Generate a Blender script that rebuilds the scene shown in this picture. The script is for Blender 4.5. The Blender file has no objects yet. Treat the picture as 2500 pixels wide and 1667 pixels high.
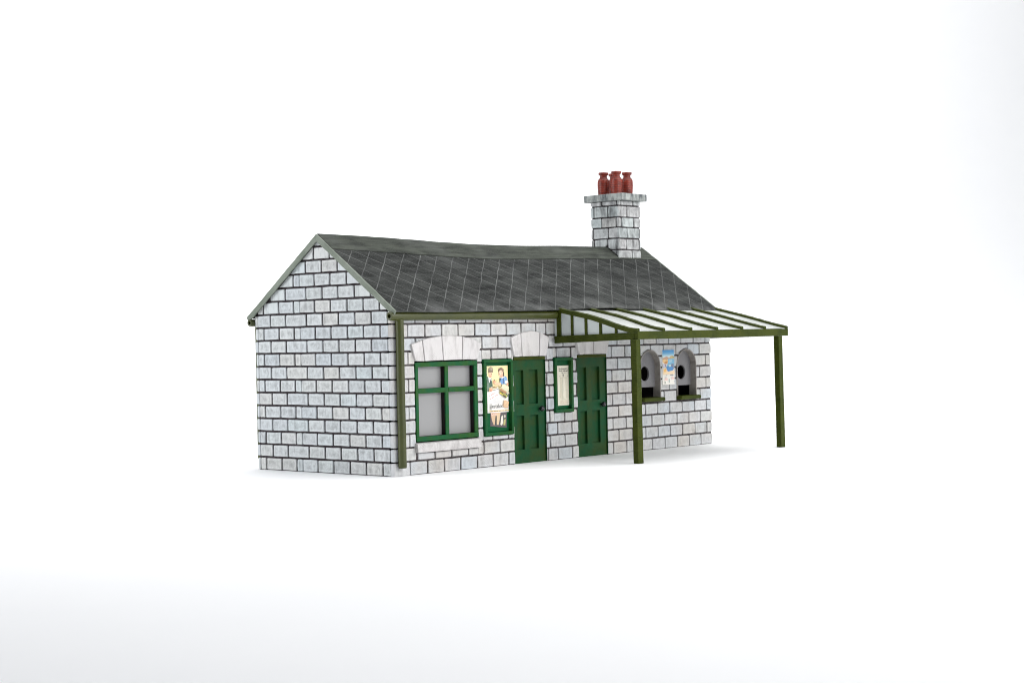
import bpy, bmesh, math, random
from mathutils import Vector, Matrix
# 1 Blender unit = 1 cm of the model
random.seed(7)
scn = bpy.context.scene
scn.unit_settings.system = 'METRIC'
scn.unit_settings.scale_length = 0.01
col = scn.collection
PI = math.pi

def s2l(c):
    out = []
    for v in c:
        v = v / 255.0
        out.append(v / 12.92 if v <= 0.04045 else ((v + 0.055) / 1.055) ** 2.4)
    return (out[0], out[1], out[2], 1.0)

# ------------------------------------------------------------------ materials
class NT:
    def __init__(self, name, rough=0.6, spec=0.3):
        m = bpy.data.materials.new(name); m.use_nodes = True
        self.m = m; self.t = m.node_tree; self.n = self.t.nodes
        self.b = self.n['Principled BSDF']
        self.b.inputs['Roughness'].default_value = rough
        self.b.inputs['Specular IOR Level'].default_value = spec
        self.co = self.n.new('ShaderNodeTexCoord')
    def link(self, a, b): self.t.links.new(a, b)
    def mapped(self, scale=(1, 1, 1), rot=(0, 0, 0), src='Object'):
        mp = self.n.new('ShaderNodeMapping')
        mp.inputs['Scale'].default_value = scale; mp.inputs['Rotation'].default_value = rot
        self.link(self.co.outputs[src], mp.inputs['Vector']); return mp.outputs[0]
    def noise(self, scale, detail=4, rough=0.6, vec=None, dist=0.0):
        x = self.n.new('ShaderNodeTexNoise')
        x.inputs['Scale'].default_value = scale; x.inputs['Detail'].default_value = detail
        x.inputs['Roughness'].default_value = rough; x.inputs['Distortion'].default_value = dist
        self.link(vec if vec is not None else self.co.outputs['Object'], x.inputs['Vector'])
        return x.outputs['Fac']
    def ramp(self, fac, stops):
        r = self.n.new('ShaderNodeValToRGB'); e = r.color_ramp.elements
        while len(e) < len(stops): e.new(0.5)
        for i, (p, c) in enumerate(stops):
            e[i].position = p
            e[i].color = c if isinstance(c, tuple) else (c, c, c, 1)
        self.link(fac, r.inputs['Fac']); return r.outputs['Color']
    def mix(self, fac, a, b, mode='MIX'):
        x = self.n.new('ShaderNodeMix'); x.data_type = 'RGBA'; x.blend_type = mode
        for sock, v in ((x.inputs[0], fac), (x.inputs[6], a), (x.inputs[7], b)):
            if isinstance(v, (int, float)): sock.default_value = v
            elif isinstance(v, tuple): sock.default_value = v
            else: self.link(v, sock)
        return x.outputs[2]
    def math(self, op, a, b=None, c=None):
        x = self.n.new('ShaderNodeMath'); x.operation = op
        for i, v in enumerate((a, b, c)):
            if v is None: continue
            if isinstance(v, (int, float)): x.inputs[i].default_value = v
            else: self.link(v, x.inputs[i])
        return x.outputs[0]
    def color(self, c):
        if isinstance(c, tuple): self.b.inputs['Base Color'].default_value = c
        else: self.link(c, self.b.inputs['Base Color'])
    def bump(self, h, strength=0.3, dist=0.02):
        x = self.n.new('ShaderNodeBump')
        x.inputs['Strength'].default_value = strength; x.inputs['Distance'].default_value = dist
        self.link(h, x.inputs['Height']); self.link(x.outputs[0], self.b.inputs['Normal'])
    def roughmap(self, fac, lo, hi):
        r = self.n.new('ShaderNodeMapRange')
        r.inputs['To Min'].default_value = lo; r.inputs['To Max'].default_value = hi
        self.link(fac, r.inputs['Value']); self.link(r.outputs[0], self.b.inputs['Roughness'])

def stone_mat(name, tints, grime, grime_lo, streak_rot=0.0, warm=None, centre=0.5, lo=0.50):
    k = NT(name, 0.72, 0.25)
    g = k.n.new('ShaderNodeNewGeometry')
    isl = g.outputs['Random Per Island']
    base = k.ramp(isl, [(i / (len(tints) - 1), t) for i, t in enumerate(tints)])
    # second hash of the island for brightness
    h2 = k.math('FRACT', k.math('MULTIPLY', isl, 37.7))
    bri = k.ramp(h2, [(0, 0.96), (1, 1.02)])
    base = k.mix(1.0, base, bri, 'MULTIPLY')
    if warm is not None:
        wf = k.ramp(k.noise(0.9, 2, 0.5), [(0.45, 0.0), (0.7, 0.5)])
        base = k.mix(wf, base, warm)
    # brushed vertical streaks of dark wash
    st = k.noise(5.5, 5, 0.65, k.mapped((1, 1, 0.28)))
    sf = k.ramp(st, [(lo, 0.0), (lo + 0.32, grime_lo)])
    base = k.mix(sf, base, grime)
    fine = k.noise(19, 4, 0.75, k.mapped((1, 1, 0.5)))
    ff = k.ramp(fine, [(0.56, 0.0), (0.74, 0.24)])
    base = k.mix(ff, base, grime)
    # faint diagonal print lines that catch the wash in places
    w = k.n.new('ShaderNodeTexWave'); w.wave_type = 'BANDS'; w.bands_direction = 'X'
    w.inputs['Scale'].default_value = 7.5; w.inputs['Distortion'].default_value = 1.2
    w.inputs['Detail'].default_value = 2
    k.link(k.mapped((1, 1, 1), (0, 0.9, 0.75)), w.inputs['Vector'])
    wf = k.math('MULTIPLY', k.ramp(w.outputs['Fac'], [(0.72, 0.0), (0.95, 1.0)]),
                k.ramp(k.noise(2.4, 2), [(0.55, 0.0), (0.72, 0.32)]))
    base = k.mix(wf, base, grime)
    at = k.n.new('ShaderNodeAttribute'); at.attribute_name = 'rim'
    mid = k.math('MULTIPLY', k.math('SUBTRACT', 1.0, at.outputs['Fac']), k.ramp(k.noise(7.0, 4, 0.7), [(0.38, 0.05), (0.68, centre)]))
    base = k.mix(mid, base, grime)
    k.color(base)
    k.bump(k.math('ADD', fine, k.math('MULTIPLY', st, 1.5)), 0.35, 0.012)
    return k.m

M = {}
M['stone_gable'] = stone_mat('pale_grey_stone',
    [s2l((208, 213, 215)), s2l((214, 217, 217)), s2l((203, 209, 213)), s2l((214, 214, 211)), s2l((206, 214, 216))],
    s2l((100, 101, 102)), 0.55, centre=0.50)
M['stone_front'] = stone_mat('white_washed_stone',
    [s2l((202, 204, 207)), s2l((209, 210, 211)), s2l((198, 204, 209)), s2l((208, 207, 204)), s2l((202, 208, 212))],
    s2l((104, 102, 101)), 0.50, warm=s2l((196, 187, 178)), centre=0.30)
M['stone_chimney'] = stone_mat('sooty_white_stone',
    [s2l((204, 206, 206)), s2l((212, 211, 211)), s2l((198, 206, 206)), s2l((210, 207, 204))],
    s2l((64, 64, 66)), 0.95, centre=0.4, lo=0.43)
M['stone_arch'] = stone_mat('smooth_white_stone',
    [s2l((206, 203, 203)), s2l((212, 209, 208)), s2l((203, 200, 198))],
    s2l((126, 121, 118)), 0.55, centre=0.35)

k = NT('dark_mortar', 0.85, 0.15)
k.color(k.mix(k.ramp(k.noise(14, 4), [(0.4, 0.0), (0.75, 1.0)]), s2l((50, 45, 47)), s2l((86, 80, 82))))
M['mortar'] = k.m
k = NT('grey_mortar', 0.85, 0.15)
k.color(k.mix(k.ramp(k.noise(14, 4), [(0.4, 0.0), (0.75, 1.0)]), s2l((58, 53, 54)), s2l((100, 94, 94))))
M['mortar_front'] = k.m
k = NT('chimney_cap_stone', 0.8, 0.2)
st = k.noise(3.6, 5, 0.7, k.mapped((1, 1, 0.35)))
c = k.mix(k.ramp(st, [(0.40, 0.0), (0.62, 1.0)]), s2l((184, 188, 184)), s2l((78, 84, 88)))
lay = k.n.new('ShaderNodeTexWave'); lay.bands_direction = 'Z'; lay.inputs['Scale'].default_value = 8
lay.inputs['Distortion'].default_value = 0.6
k.link(k.co.outputs['Object'], lay.inputs['Vector'])
c = k.mix(k.ramp(lay.outputs['Fac'], [(0.6, 0.0), (1.0, 0.3)]), c, s2l((84, 90, 94)))
k.color(c); k.bump(lay.outputs['Fac'], 0.4, 0.02)
M['cap'] = k.m

def paint_mat(name, base, alt, light, rough=0.45, layers=True, amount=0.5, axis='Z', alt_scale=1.6, spec=0.2):
    k = NT(name, rough, spec)
    c = k.mix(k.ramp(k.noise(alt_scale, 4, 0.65), [(0.42, 0.0), (0.62, 1.0)]), base, alt)
    dry = k.noise(26, 4, 0.75, k.mapped((1, 1, 0.55)))
    c = k.mix(k.ramp(dry, [(0.56, 0.0), (0.80, amount)]), c, light)
    k.color(c)
    h = dry
    if layers:
        w = k.n.new('ShaderNodeTexWave'); w.bands_direction = axis
        w.inputs['Scale'].default_value = 5.2; w.inputs['Distortion'].default_value = 0.8
        w.inputs['Detail'].default_value = 1.5
        k.link(k.co.outputs['Object'], w.inputs['Vector'])
        h = k.math('ADD', k.math('MULTIPLY', w.outputs['Fac'], 0.8), dry)
    k.bump(h, 0.35, 0.02)
    k.roughmap(dry, rough - 0.1, rough + 0.22)
    return k.m
M['olive'] = paint_mat('olive_green_paint', s2l((60, 68, 14)), s2l((48, 58, 10)), s2l((104, 116, 44)), amount=0.4, spec=0.12)
M['olive_pipe'] = paint_mat('glossy_olive_paint', s2l((62, 67, 19)), s2l((52, 59, 15)), s2l((108, 114, 54)), 0.3, False, 0.3, spec=0.5)
M['door_green'] = paint_mat('brushed_door_green', s2l((8, 70, 38)), s2l((42, 66, 24)), s2l((84, 108, 54)), 0.5, False, 0.35, alt_scale=1.1)
M['frame_green'] = paint_mat('bottle_green_paint', s2l((6, 82, 44)), s2l((36, 82, 28)), s2l((84, 130, 88)), 0.45, False, 0.38, alt_scale=1.8)
M['back_green'] = paint_mat('deep_green_paint', s2l((2, 88, 48)), s2l((8, 80, 42)), s2l((60, 110, 70)), 0.5, False, 0.2)
M['sage'] = paint_mat('sage_grey_paint', s2l((132, 139, 128)), s2l((116, 124, 112)), s2l((160, 166, 155)), 0.6, False, 0.4)

# slate roof : UV = distance in cm along and up the slope
def slate(name, diamonds):
    k = NT(name, 0.8, 0.04)
    uv = k.n.new('ShaderNodeUVMap'); uv.uv_map = 'UVMap'
    sp = k.n.new('ShaderNodeSeparateXYZ'); k.link(uv.outputs[0], sp.inputs[0])
    mp = k.n.new('ShaderNodeMapping'); mp.inputs['Scale'].default_value = (0.22, 1.25, 1)
    mp.inputs['Rotation'].default_value = (0, 0, 0.62 if diamonds else 0.0)
    k.link(uv.outputs[0], mp.inputs['Vector'])
    brush = k.noise(3.0, 6, 0.7, mp.outputs[0], 0.4)
    big = k.noise(0.55, 3, 0.55, uv.outputs[0])
    if diamonds:
        c = k.mix(k.ramp(brush, [(0.32, 0.0), (0.70, 1.0)]), s2l((22, 23, 23)), s2l((66, 68, 66)))
    else:
        c = k.mix(k.ramp(brush, [(0.34, 0.0), (0.68, 1.0)]), s2l((46, 49, 45)), s2l((86, 90, 82)))
    c = k.mix(k.ramp(big, [(0.46, 0.0), (0.70, 0.38)]), c, s2l((96, 98, 96)))
    c = k.mix(k.ramp(k.noise(1.3, 3, 0.6, uv.outputs[0]), [(0.50, 0.0), (0.74, 0.5)]), c, s2l((24, 24, 25)))
    # pale wash along the lower edge
    low = k.math('MULTIPLY', k.ramp(sp.outputs[1], [(0.0, 0.85), (0.8, 0.0)]),
                 k.ramp(k.noise(1.0, 3, 0.6, uv.outputs[0]), [(0.42, 0.0), (0.62, 1.0)]))
    c = k.mix(low, c, s2l((100, 101, 100)))
    c = k.mix(k.ramp(k.noise(22, 3, 0.8, uv.outputs[0]), [(0.50, 0.0), (0.72, 0.5)]), c, s2l((98, 100, 98)))
    spk = k.ramp(k.noise(60, 2, 0.8, uv.outputs[0]), [(0.66, 0.0), (0.74, 0.55)])
    c = k.mix(spk, c, s2l((130, 134, 128)))
    h = brush
    if diamonds:
        p = 0.66
        wob = k.math('MULTIPLY', k.math('SUBTRACT', k.noise(1.7, 2, 0.5, uv.outputs[0]), 0.5), 0.10)
        def lines(sign, wd):
            a = k.math('ADD', sp.outputs[0], k.math('MULTIPLY', sp.outputs[1], sign))
            a = k.math('ADD', a, wob)
            f = k.math('FRACT', k.math('DIVIDE', a, p))
            d = k.math('ABSOLUTE', k.math('SUBTRACT', f, 0.5))
            return k.ramp(d, [(0.0, 1.0), (wd, 0.0)])
        l1 = lines(-1.0, 0.04); l2 = lines(1.0, 0.045)
        fade = k.ramp(k.noise(1.1, 3, 0.6, uv.outputs[0]), [(0.35, 0.35), (0.62, 0.95)])
        l1b = k.math('MULTIPLY', l1, fade)
        l2b = k.math('MULTIPLY', k.math('MULTIPLY', l2, fade), 0.85)
        ln = k.math('MAXIMUM', l1b, l2b)
        lc = k.ramp(k.noise(0.8, 2, 0.5, uv.outputs[0]), [(0.40, s2l((136, 138, 136))), (0.66, s2l((96, 97, 98)))])
        c = k.mix(k.math('MULTIPLY', ln, 0.9), c, lc)
        h = k.math('SUBTRACT', k.math('MULTIPLY', brush, 0.5), k.math('MAXIMUM', l1, l2))
    k.color(c)
    k.bump(h, 0.5, 0.02)
    k.roughmap(brush, 0.7, 0.9)
    return k.m
M['slate'] = slate('dark_diamond_slate', True)
M['ridge'] = slate('ridge_slate', False)
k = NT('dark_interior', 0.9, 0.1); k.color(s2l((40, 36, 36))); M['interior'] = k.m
k = NT('frosted_grey_pane', 0.38, 0.5)
gn = k.noise(70, 2, 0.8)
k.color(k.mix(k.ramp(gn, [(0.35, 0.0), (0.7, 1.0)]), s2l((140, 140, 141)), s2l((162, 162, 162)))); M['pane'] = k.m
k = NT('grey_plastic_panel', 0.5, 0.4)
k.color(k.mix(k.ramp(k.noise(40, 3), [(0.35, 0.0), (0.7, 1.0)]), s2l((118, 117, 120)), s2l((138, 137, 139)))); M['panel'] = k.m
k = NT('taupe_reveal', 0.6, 0.3)
k.color(k.mix(k.ramp(k.noise(5, 4), [(0.35, 0.0), (0.7, 1.0)]), s2l((160, 154, 148)), s2l((132, 127, 122)))); M['reveal'] = k.m
k = NT('white_canopy_sheet', 0.32, 0.4)
k.color(k.mix(k.ramp(k.noise(1.5, 3), [(0.4, 0.0), (0.7, 1.0)]), s2l((182, 185, 182)), s2l((170, 174, 171)))); M['sheet'] = k.m
k = NT('frosted_side_sheet', 0.25, 0.5); k.color(s2l((212, 219, 218))); M['side_sheet'] = k.m
k = NT('black_gloss', 0.18, 0.6); k.color(s2l((18, 18, 26))); M['black'] = k.m
k = NT('terracotta', 0.38, 0.4)
w = k.n.new('ShaderNodeTexWave'); w.bands_direction = 'Z'; w.inputs['Scale'].default_value = 4.2
w.inputs['Distortion'].default_value = 1.2
k.link(k.co.outputs['Object'], w.inputs['Vector'])
c = k.mix(k.ramp(k.noise(6, 4, 0.7), [(0.38, 0.0), (0.7, 1.0)]), s2l((150, 54, 36)), s2l((88, 32, 26)))
c = k.mix(k.ramp(w.outputs['Fac'], [(0.1, 0.55), (0.5, 0.0)]), c, s2l((84, 34, 30)))
c = k.mix(k.ramp(k.noise(40, 2, 0.8), [(0.62, 0.0), (0.74, 0.45)]), c, s2l((214, 150, 132)))
k.color(c); k.bump(w.outputs['Fac'], 0.22, 0.02); M['terracotta'] = k.m

def ink(rgb):
    key = 'ink_%d_%d_%d' % rgb
    if key in M: return M[key]
    k = NT('printed_' + key, 0.55, 0.3)
    n = k.noise(30, 2, 0.7)
    f = 0.14 if max(rgb) > 110 else 0.05     # slightly faded print
    c = s2l(tuple(a * (1 - f) + b * f for a, b in zip(rgb, (240, 234, 222))))
    k.color(k.mix(k.ramp(n, [(0.4, 0.0), (0.75, 0.18)]), c, (c[0] * .75, c[1] * .75, c[2] * .75, 1)))
    M[key] = k.m
    return k.m

# ------------------------------------------------------------------ mesh helper
class MB:
    def __init__(self):
        self.v = []; self.f = []; self.mi = []; self.uv = {}; self.mats = []; self.rim = {}
    def mat(self, m):
        if m not in self.mats: self.mats.append(m)
        return self.mats.index(m)
    def poly(self, pts, m, uvs=None):
        i = len(self.v); self.v += [tuple(p) for p in pts]
        if uvs: self.uv[len(self.f)] = uvs
        self.f.append(tuple(range(i, i + len(pts)))); self.mi.append(self.mat(m))
    def raw(self, verts, faces, m):
        i = len(self.v); self.v += [tuple(p) for p in verts]
        for f in faces:
            self.f.append(tuple(i + a for a in f)); self.mi.append(self.mat(m))
    def hexa(self, p, m):   # p: 8 points, bottom 4 then top 4
        self.raw(p, [(0, 3, 2, 1), (4, 5, 6, 7), (0, 1, 5, 4), (1, 2, 6, 5), (2, 3, 7, 6), (3, 0, 4, 7)], m)
    def box(self, x0, x1, y0, y1, z0, z1, m):
        self.hexa([(x0, y0, z0), (x1, y0, z0), (x1, y1, z0), (x0, y1, z0),
                   (x0, y0, z1), (x1, y0, z1), (x1, y1, z1), (x0, y1, z1)], m)
    def rings(self, rings, m, cap0=True, cap1=True, closed=True):
        n = len(rings[0]); i = len(self.v); mi = self.mat(m)
        for r in rings: self.v += [tuple(p) for p in r]
        for a in range(len(rings) - 1):
            for b in range(n if closed else n - 1):
                c = (b + 1) % n
                self.f.append((i + a * n + b, i + a * n + c, i + (a + 1) * n + c, i + (a + 1) * n + b)); self.mi.append(mi)
        if cap0: self.f.append(tuple(i + b for b in reversed(range(n)))); self.mi.append(mi)
        if cap1: self.f.append(tuple(i + (len(rings) - 1) * n + b for b in range(n))); self.mi.append(mi)
    def build(self, name, parent=None, loc=None, bevel=0, smooth=False, segs=2, recalc=True):
        me = bpy.data.meshes.new(name)
        off = Vector(loc) if loc else Vector((0, 0, 0))
        me.from_pydata([tuple(Vector(p) - off) for p in self.v], [], self.f)
        if self.rim:
            at = me.attributes.new('rim', 'FLOAT', 'POINT')
            at.data.foreach_set('value', [self.rim.get(i, 0.45) for i in range(len(self.v))])
        for m in self.mats: me.materials.append(m)
        for p, i in zip(me.polygons, self.mi): p.material_index = i
        if self.uv:
            ul = me.uv_layers.new(name='UVMap')
            for fi, uvs in self.uv.items():
                p = me.polygons[fi]
                for li, q in zip(p.loop_indices, uvs): ul.data[li].uv = q
        if recalc:
            bm = bmesh.new(); bm.from_mesh(me)
            bmesh.ops.recalc_face_normals(bm, faces=bm.faces[:])
            bm.to_mesh(me); bm.free()
        o = bpy.data.objects.new(name, me); col.objects.link(o)
        o.location = off
        if parent is not None: o.parent = parent
        if smooth:
            for p in me.polygons: p.use_smooth = True
            try: me.set_sharp_from_angle(angle=math.radians(38))
            except Exception: pass
        if bevel:
            b = o.modifiers.new('bevel', 'BEVEL'); b.width = bevel; b.segments = segs
            b.limit_method = 'ANGLE'; b.angle_limit = math.radians(35)
        return o

def tube(mb, path, r, m, n=20, cap0=True, cap1=True, up=Vector((0, 0, 1))):
    rs = []
    P = [Vector(p) for p in path]
    for i, p in enumerate(P):
        d = (P[min(i + 1, len(P) - 1)] - P[max(i - 1, 0)]).normalized()
        a = d.cross(up if abs(d.dot(up)) < 0.95 else Vector((1, 0, 0))).normalized(); b = d.cross(a)
        rr = r[i] if isinstance(r, (list, tuple)) else r
        rs.append([p + a * rr * math.cos(2 * PI * k / n) + b * rr * math.sin(2 * PI * k / n) for k in range(n)])
    mb.rings(rs, m, cap0, cap1)

def lathe(mb, c, prof, m, n=28):
    mb.rings([[(c[0] + r * math.cos(2 * PI * k / n), c[1] + r * math.sin(2 * PI * k / n), c[2] + z) for k in range(n)] for r, z in prof], m)

def world_parent(o, parent): o.parent = parent

# parent everything keeps root at origin, parts use local offsets from their parent
def child(o, parent):
    o.parent = parent
    p = parent; acc = Vector((0, 0, 0))
    while p is not None:
        acc += p.location; p = p.parent
    o.location = o.location - acc
    return o

# ------------------------------------------------------------------ dimensions
L, D = 14.29, 5.5
ROW = 0.3615
GAP = 0.048
GAPF = 0.040
RZ0, RSL = 4.30, 0.7142      # roof plane: z = RZ0 + RSL*(y+0.2746)
YE = 0.2746                  # eave overhang

root = bpy.data.objects.new('model_station', None); col.objects.link(root)
root.empty_display_size = 1
root['label'] = 'scale model railway station of white stone blocks, dark slate roof and green canopy'
root['category'] = 'model building'

# ------------------------------------------------------------------ stone blocks
def clip(poly, n, c):        # keep n.p <= c
    out = []
    for i, a in enumerate(poly):
        b = poly[(i + 1) % len(poly)]
        da = n[0] * a[0] + n[1] * a[1] - c; db = n[0] * b[0] + n[1] * b[1] - c
        if da <= 0: out.append(a)
        if (da < 0 < db) or (db < 0 < da):
            t = da / (da - db); out.append((a[0] + (b[0] - a[0]) * t, a[1] + (b[1] - a[1]) * t))
    return out

def area(p):
    return 0.5 * sum(p[i][0] * p[(i + 1) % len(p)][1] - p[(i + 1) % len(p)][0] * p[i][1] for i in range(len(p)))

def inset(poly, d):
    n = len(poly); out = []
    for i in range(n):
        a, b, c = Vector(poly[i - 1]), Vector(poly[i]), Vector(poly[(i + 1) % n])
        e1 = (b - a).normalized(); e2 = (c - b).normalized()
        n1 = Vector((-e1.y, e1.x)); n2 = Vector((-e2.y, e2.x))
        k = max(0.35, 1 + n1.dot(n2))
        out.append(tuple(b + (n1 + n2) * (d / k)))
    return out

def block(mb, poly, to3, m, depth=0.055, raise_=0.0, jit=0.006):
    if len(poly) < 3 or abs(area(poly)) < 0.006: return
    if area(poly) < 0: poly = poly[::-1]
    # clean near-duplicate points, soften the corners a little, let the edges wander
    q = []
    for p in poly:
        if not q or (Vector(p) - Vector(q[-1])).length > 0.02: q.append(p)
    if len(q) > 2 and (Vector(q[0]) - Vector(q[-1])).length < 0.02: q.pop()
    if len(q) < 3: return
    pts = []
    for i, b in enumerate(q):
        a = Vector(q[i - 1]); bb = Vector(b); c = Vector(q[(i + 1) % len(q)])
        la = (a - bb).length; lc = (c - bb).length
        r = min(0.022, la * 0.2, lc * 0.2)
        pts.append(bb + (a - bb).normalized() * r); pts.append(bb + (c - bb).normalized() * r)
        if lc > 0.2: pts.append((bb + c) / 2)
    pts = [(p[0] + random.uniform(-jit, jit), p[1] + random.uniform(-jit, jit)) for p in pts]
    r0 = pts; r1 = inset(pts, 0.006); r2 = inset(pts, 0.02)
    h = raise_ + random.uniform(-0.006, 0.003)
    i0 = len(mb.v); rings = [[to3(p, -depth) for p in r0], [to3(p, h - 0.012) for p in r1], [to3(p, h) for p in r2]]
    vals = [0.6, 1.0, 0.9]
    xs = [p[0] for p in pts]; ys_ = [p[1] for p in pts]
    # dished face: a raised rim round a slightly sunken middle, like the printed blocks
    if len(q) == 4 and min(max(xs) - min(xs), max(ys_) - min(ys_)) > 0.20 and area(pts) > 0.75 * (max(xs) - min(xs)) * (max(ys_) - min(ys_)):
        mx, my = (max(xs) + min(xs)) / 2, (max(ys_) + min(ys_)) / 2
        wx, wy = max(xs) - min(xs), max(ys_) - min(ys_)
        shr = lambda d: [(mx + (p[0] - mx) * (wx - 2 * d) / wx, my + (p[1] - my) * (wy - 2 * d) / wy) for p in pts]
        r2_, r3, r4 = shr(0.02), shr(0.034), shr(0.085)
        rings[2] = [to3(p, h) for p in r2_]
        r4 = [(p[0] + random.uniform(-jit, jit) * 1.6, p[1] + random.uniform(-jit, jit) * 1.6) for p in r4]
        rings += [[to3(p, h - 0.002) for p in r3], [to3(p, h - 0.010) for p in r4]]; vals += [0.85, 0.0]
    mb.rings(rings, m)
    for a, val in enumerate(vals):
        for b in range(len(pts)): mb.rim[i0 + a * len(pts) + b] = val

def rect(u0, u1, v0, v1): return [(u0, v0), (u1, v0), (u1, v1), (u0, v1)]

def subtract(rects, hole):
    out = []
    a0, a1, b0, b1 = hole
    for (u0, u1, v0, v1) in rects:
        if u1 <= a0 or u0 >= a1 or v1 <= b0 or v0 >= b1: out.append((u0, u1, v0, v1)); continue
        if u0 < a0: out.append((u0, a0, v0, v1))
        if u1 > a1: out.append((a1, u1, v0, v1))
        lo, hi = max(u0, a0), min(u1, a1)
        if v0 < b0: out.append((lo, hi, v0, b0))
        if v1 > b1: out.append((lo, hi, b1, v1))
    return [r for r in out if r[1] - r[0] > 0.05 and r[3] - r[2] > 0.05]

# front wall joints per row (odd rows / even rows)
odd_a = [0.60, 1.26, 1.89, 2.53, 3.19, 3.83, 4.48, 5.10, 5.74, 6.17, 6.61, 7.25, 7.88, 8.53, 9.17, 9.82, 10.47, 11.10, 11.76, 12.41, 13.04, 13.67]
even_a = [0.28, 0.90, 1.55, 2.19, 2.84, 3.47, 4.12, 4.74, 5.40, 6.27, 6.93, 7.50, 8.16, 8.80, 9.45, 10.12, 10.78, 11.41, 12.04, 12.69, 13.36, 14.01]
WIN = (0.84, 3.25, 0.85, 2.965)
TICK = [11.05, 12.95]        # ticket window centres
holes = [(0.84, 3.25, 0.56, 2.99), (4.735, 6.10, -1, 3.01), (7.54, 8.90, -1, 3.01),
         (3.45, 4.66, 0.85, 2.97), (6.46, 7.29, 1.355, 2.955)]
WALLT = 4.36

def arch_pts(cx, half, z0, zs, n=20):
    pts = [(cx - half, z0), (cx + half, z0)]
    for i in range(n + 1):
        a = PI * i / n
        pts.append((cx + half * math.cos(a), zs + half * 0.98 * math.sin(a)))
    return pts

fw = MB()
fr3 = lambda p, d: (p[0], -d, p[1])
AH, AZ = 0.52, 2.58          # half width and springing height of the ticket window arches
def arch_top(x):
    for cx in TICK:
        if abs(x - cx) < AH - 1e-5: return AZ + 0.98 * math.sqrt(AH * AH - (x - cx) ** 2)
    return -1.0
def arch_trim(q):
    # the block q = (u0, u1, v0, v1) less the arched openings, as polygons
    u0, u1, v0, v1 = q
    if v1 < 1.5 or v0 > 3.12 or all(u1 < cx - AH or u0 > cx + AH for cx in TICK): return [rect(*q)]
    xs = {u0, u1}
    for cx in TICK:
        for k in range(33):
            x = cx - AH + 2 * AH * k / 32
            if u0 < x < u1: xs.add(x)
        for e in (-AH, AH):
            if u0 < cx + e < u1: xs.add(cx + e - 1e-4 * (1 if e > 0 else -1)); xs.add(cx + e)
    xs = sorted(xs); runs = []; run = []
    for x in xs:
        lo = max(v0, arch_top(x))
        if lo < v1 - 0.015: run.append((x, lo))
        elif run: runs.append(run); run = []
    if run: runs.append(run)
    out = []
    for r_ in runs:
        if r_[-1][0] - r_[0][0] > 0.05: out.append(r_ + [(r_[-1][0], v1), (r_[0][0], v1)])
    return out
srects = [(0.036, L - 0.02, 0.0, WALLT)]
for h in holes: srects = subtract(srects, h)
for cx in TICK: srects = subtract(srects, (cx - AH, cx + AH, 1.5, 3.1))
for (u0, u1, v0, v1) in srects: fw.box(u0, u1, 0.036, 0.20, v0, v1, M['mortar_front'])
for cx in TICK:
    xs_ = [cx - AH + 2 * AH * k / 32 for k in range(33)]
    for a, b in zip(xs_[:-1], xs_[1:]):
        za, zb_ = max(arch_top(a), AZ), max(arch_top(b), AZ)
        fw.hexa([(a, 0.036, za), (b, 0.036, zb_), (b, 0.2, zb_), (a, 0.2, za), (a, 0.036, 3.1), (b, 0.036, 3.1), (b, 0.2, 3.1), (a, 0.2, 3.1)], M['mortar_front'])
for r in range(12 + 1):
    z0 = r * ROW; z1 = min((r + 1) * ROW, WALLT + 0.0)
    joints = [0.0] + (odd_a if r % 2 == 0 else even_a) + [L]
    for a, b in zip(joints[:-1], joints[1:]):
        if b - a < 0.08: continue
        g0 = GAPF / 2 if a > 0 else 0.0
        g1 = GAPF / 2 if b < L else (0.0 if r % 2 else -0.02)
        rs = [(a + g0, b - g1, z0 + (GAPF / 2 if r else 0.01), z1 - GAPF / 2)]
        for h in holes: rs = subtract(rs, h)
        for q in rs:
            if a == 0.0: continue
            for poly in arch_trim(q):
                block(fw, poly, fr3, M['stone_front'])
# corner quoins: the end of the front wall panel shows on the gable side
for r in range(12):
    z0 = r * ROW + (GAPF / 2 if r else 0.0); z1 = (r + 1) * ROW - GAPF / 2
    x1 = (0.60 if r % 2 == 0 else 0.28) - GAPF / 2
    y1 = 0.105
    ch = 0.03
    j = lambda: random.uniform(-0.006, 0.006)
    sec = [(0.0 + j(), y1), (0.0 + j(), ch), (ch, 0.0 + j()), (x1, 0.0 + j()), (x1 + .004, 0.06), (0.05, y1)]
    ctr = [sum(p[0] for p in sec) / 6, sum(p[1] for p in sec) / 6]
    def ring(z, ins):
        return [(p[0] + (ins if p[0] < 0.02 else 0) - (ins if p[0] > 0.2 and p[1] < .02 else 0),
                 p[1] + (ins if p[1] < 0.02 else 0) - (ins if p[1] > 0.1 and p[0] < .02 else 0), z) for p in sec]
    fw.rings([ring(z0, 0.014), ring(z0 + 0.014, 0.0), ring(z1 - 0.014, 0.0), ring(z1, 0.014)], M['stone_front'])
front = fw.build('wall', root)
front['label'] = 'long front wall of white stone blocks with doors and windows'

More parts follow.
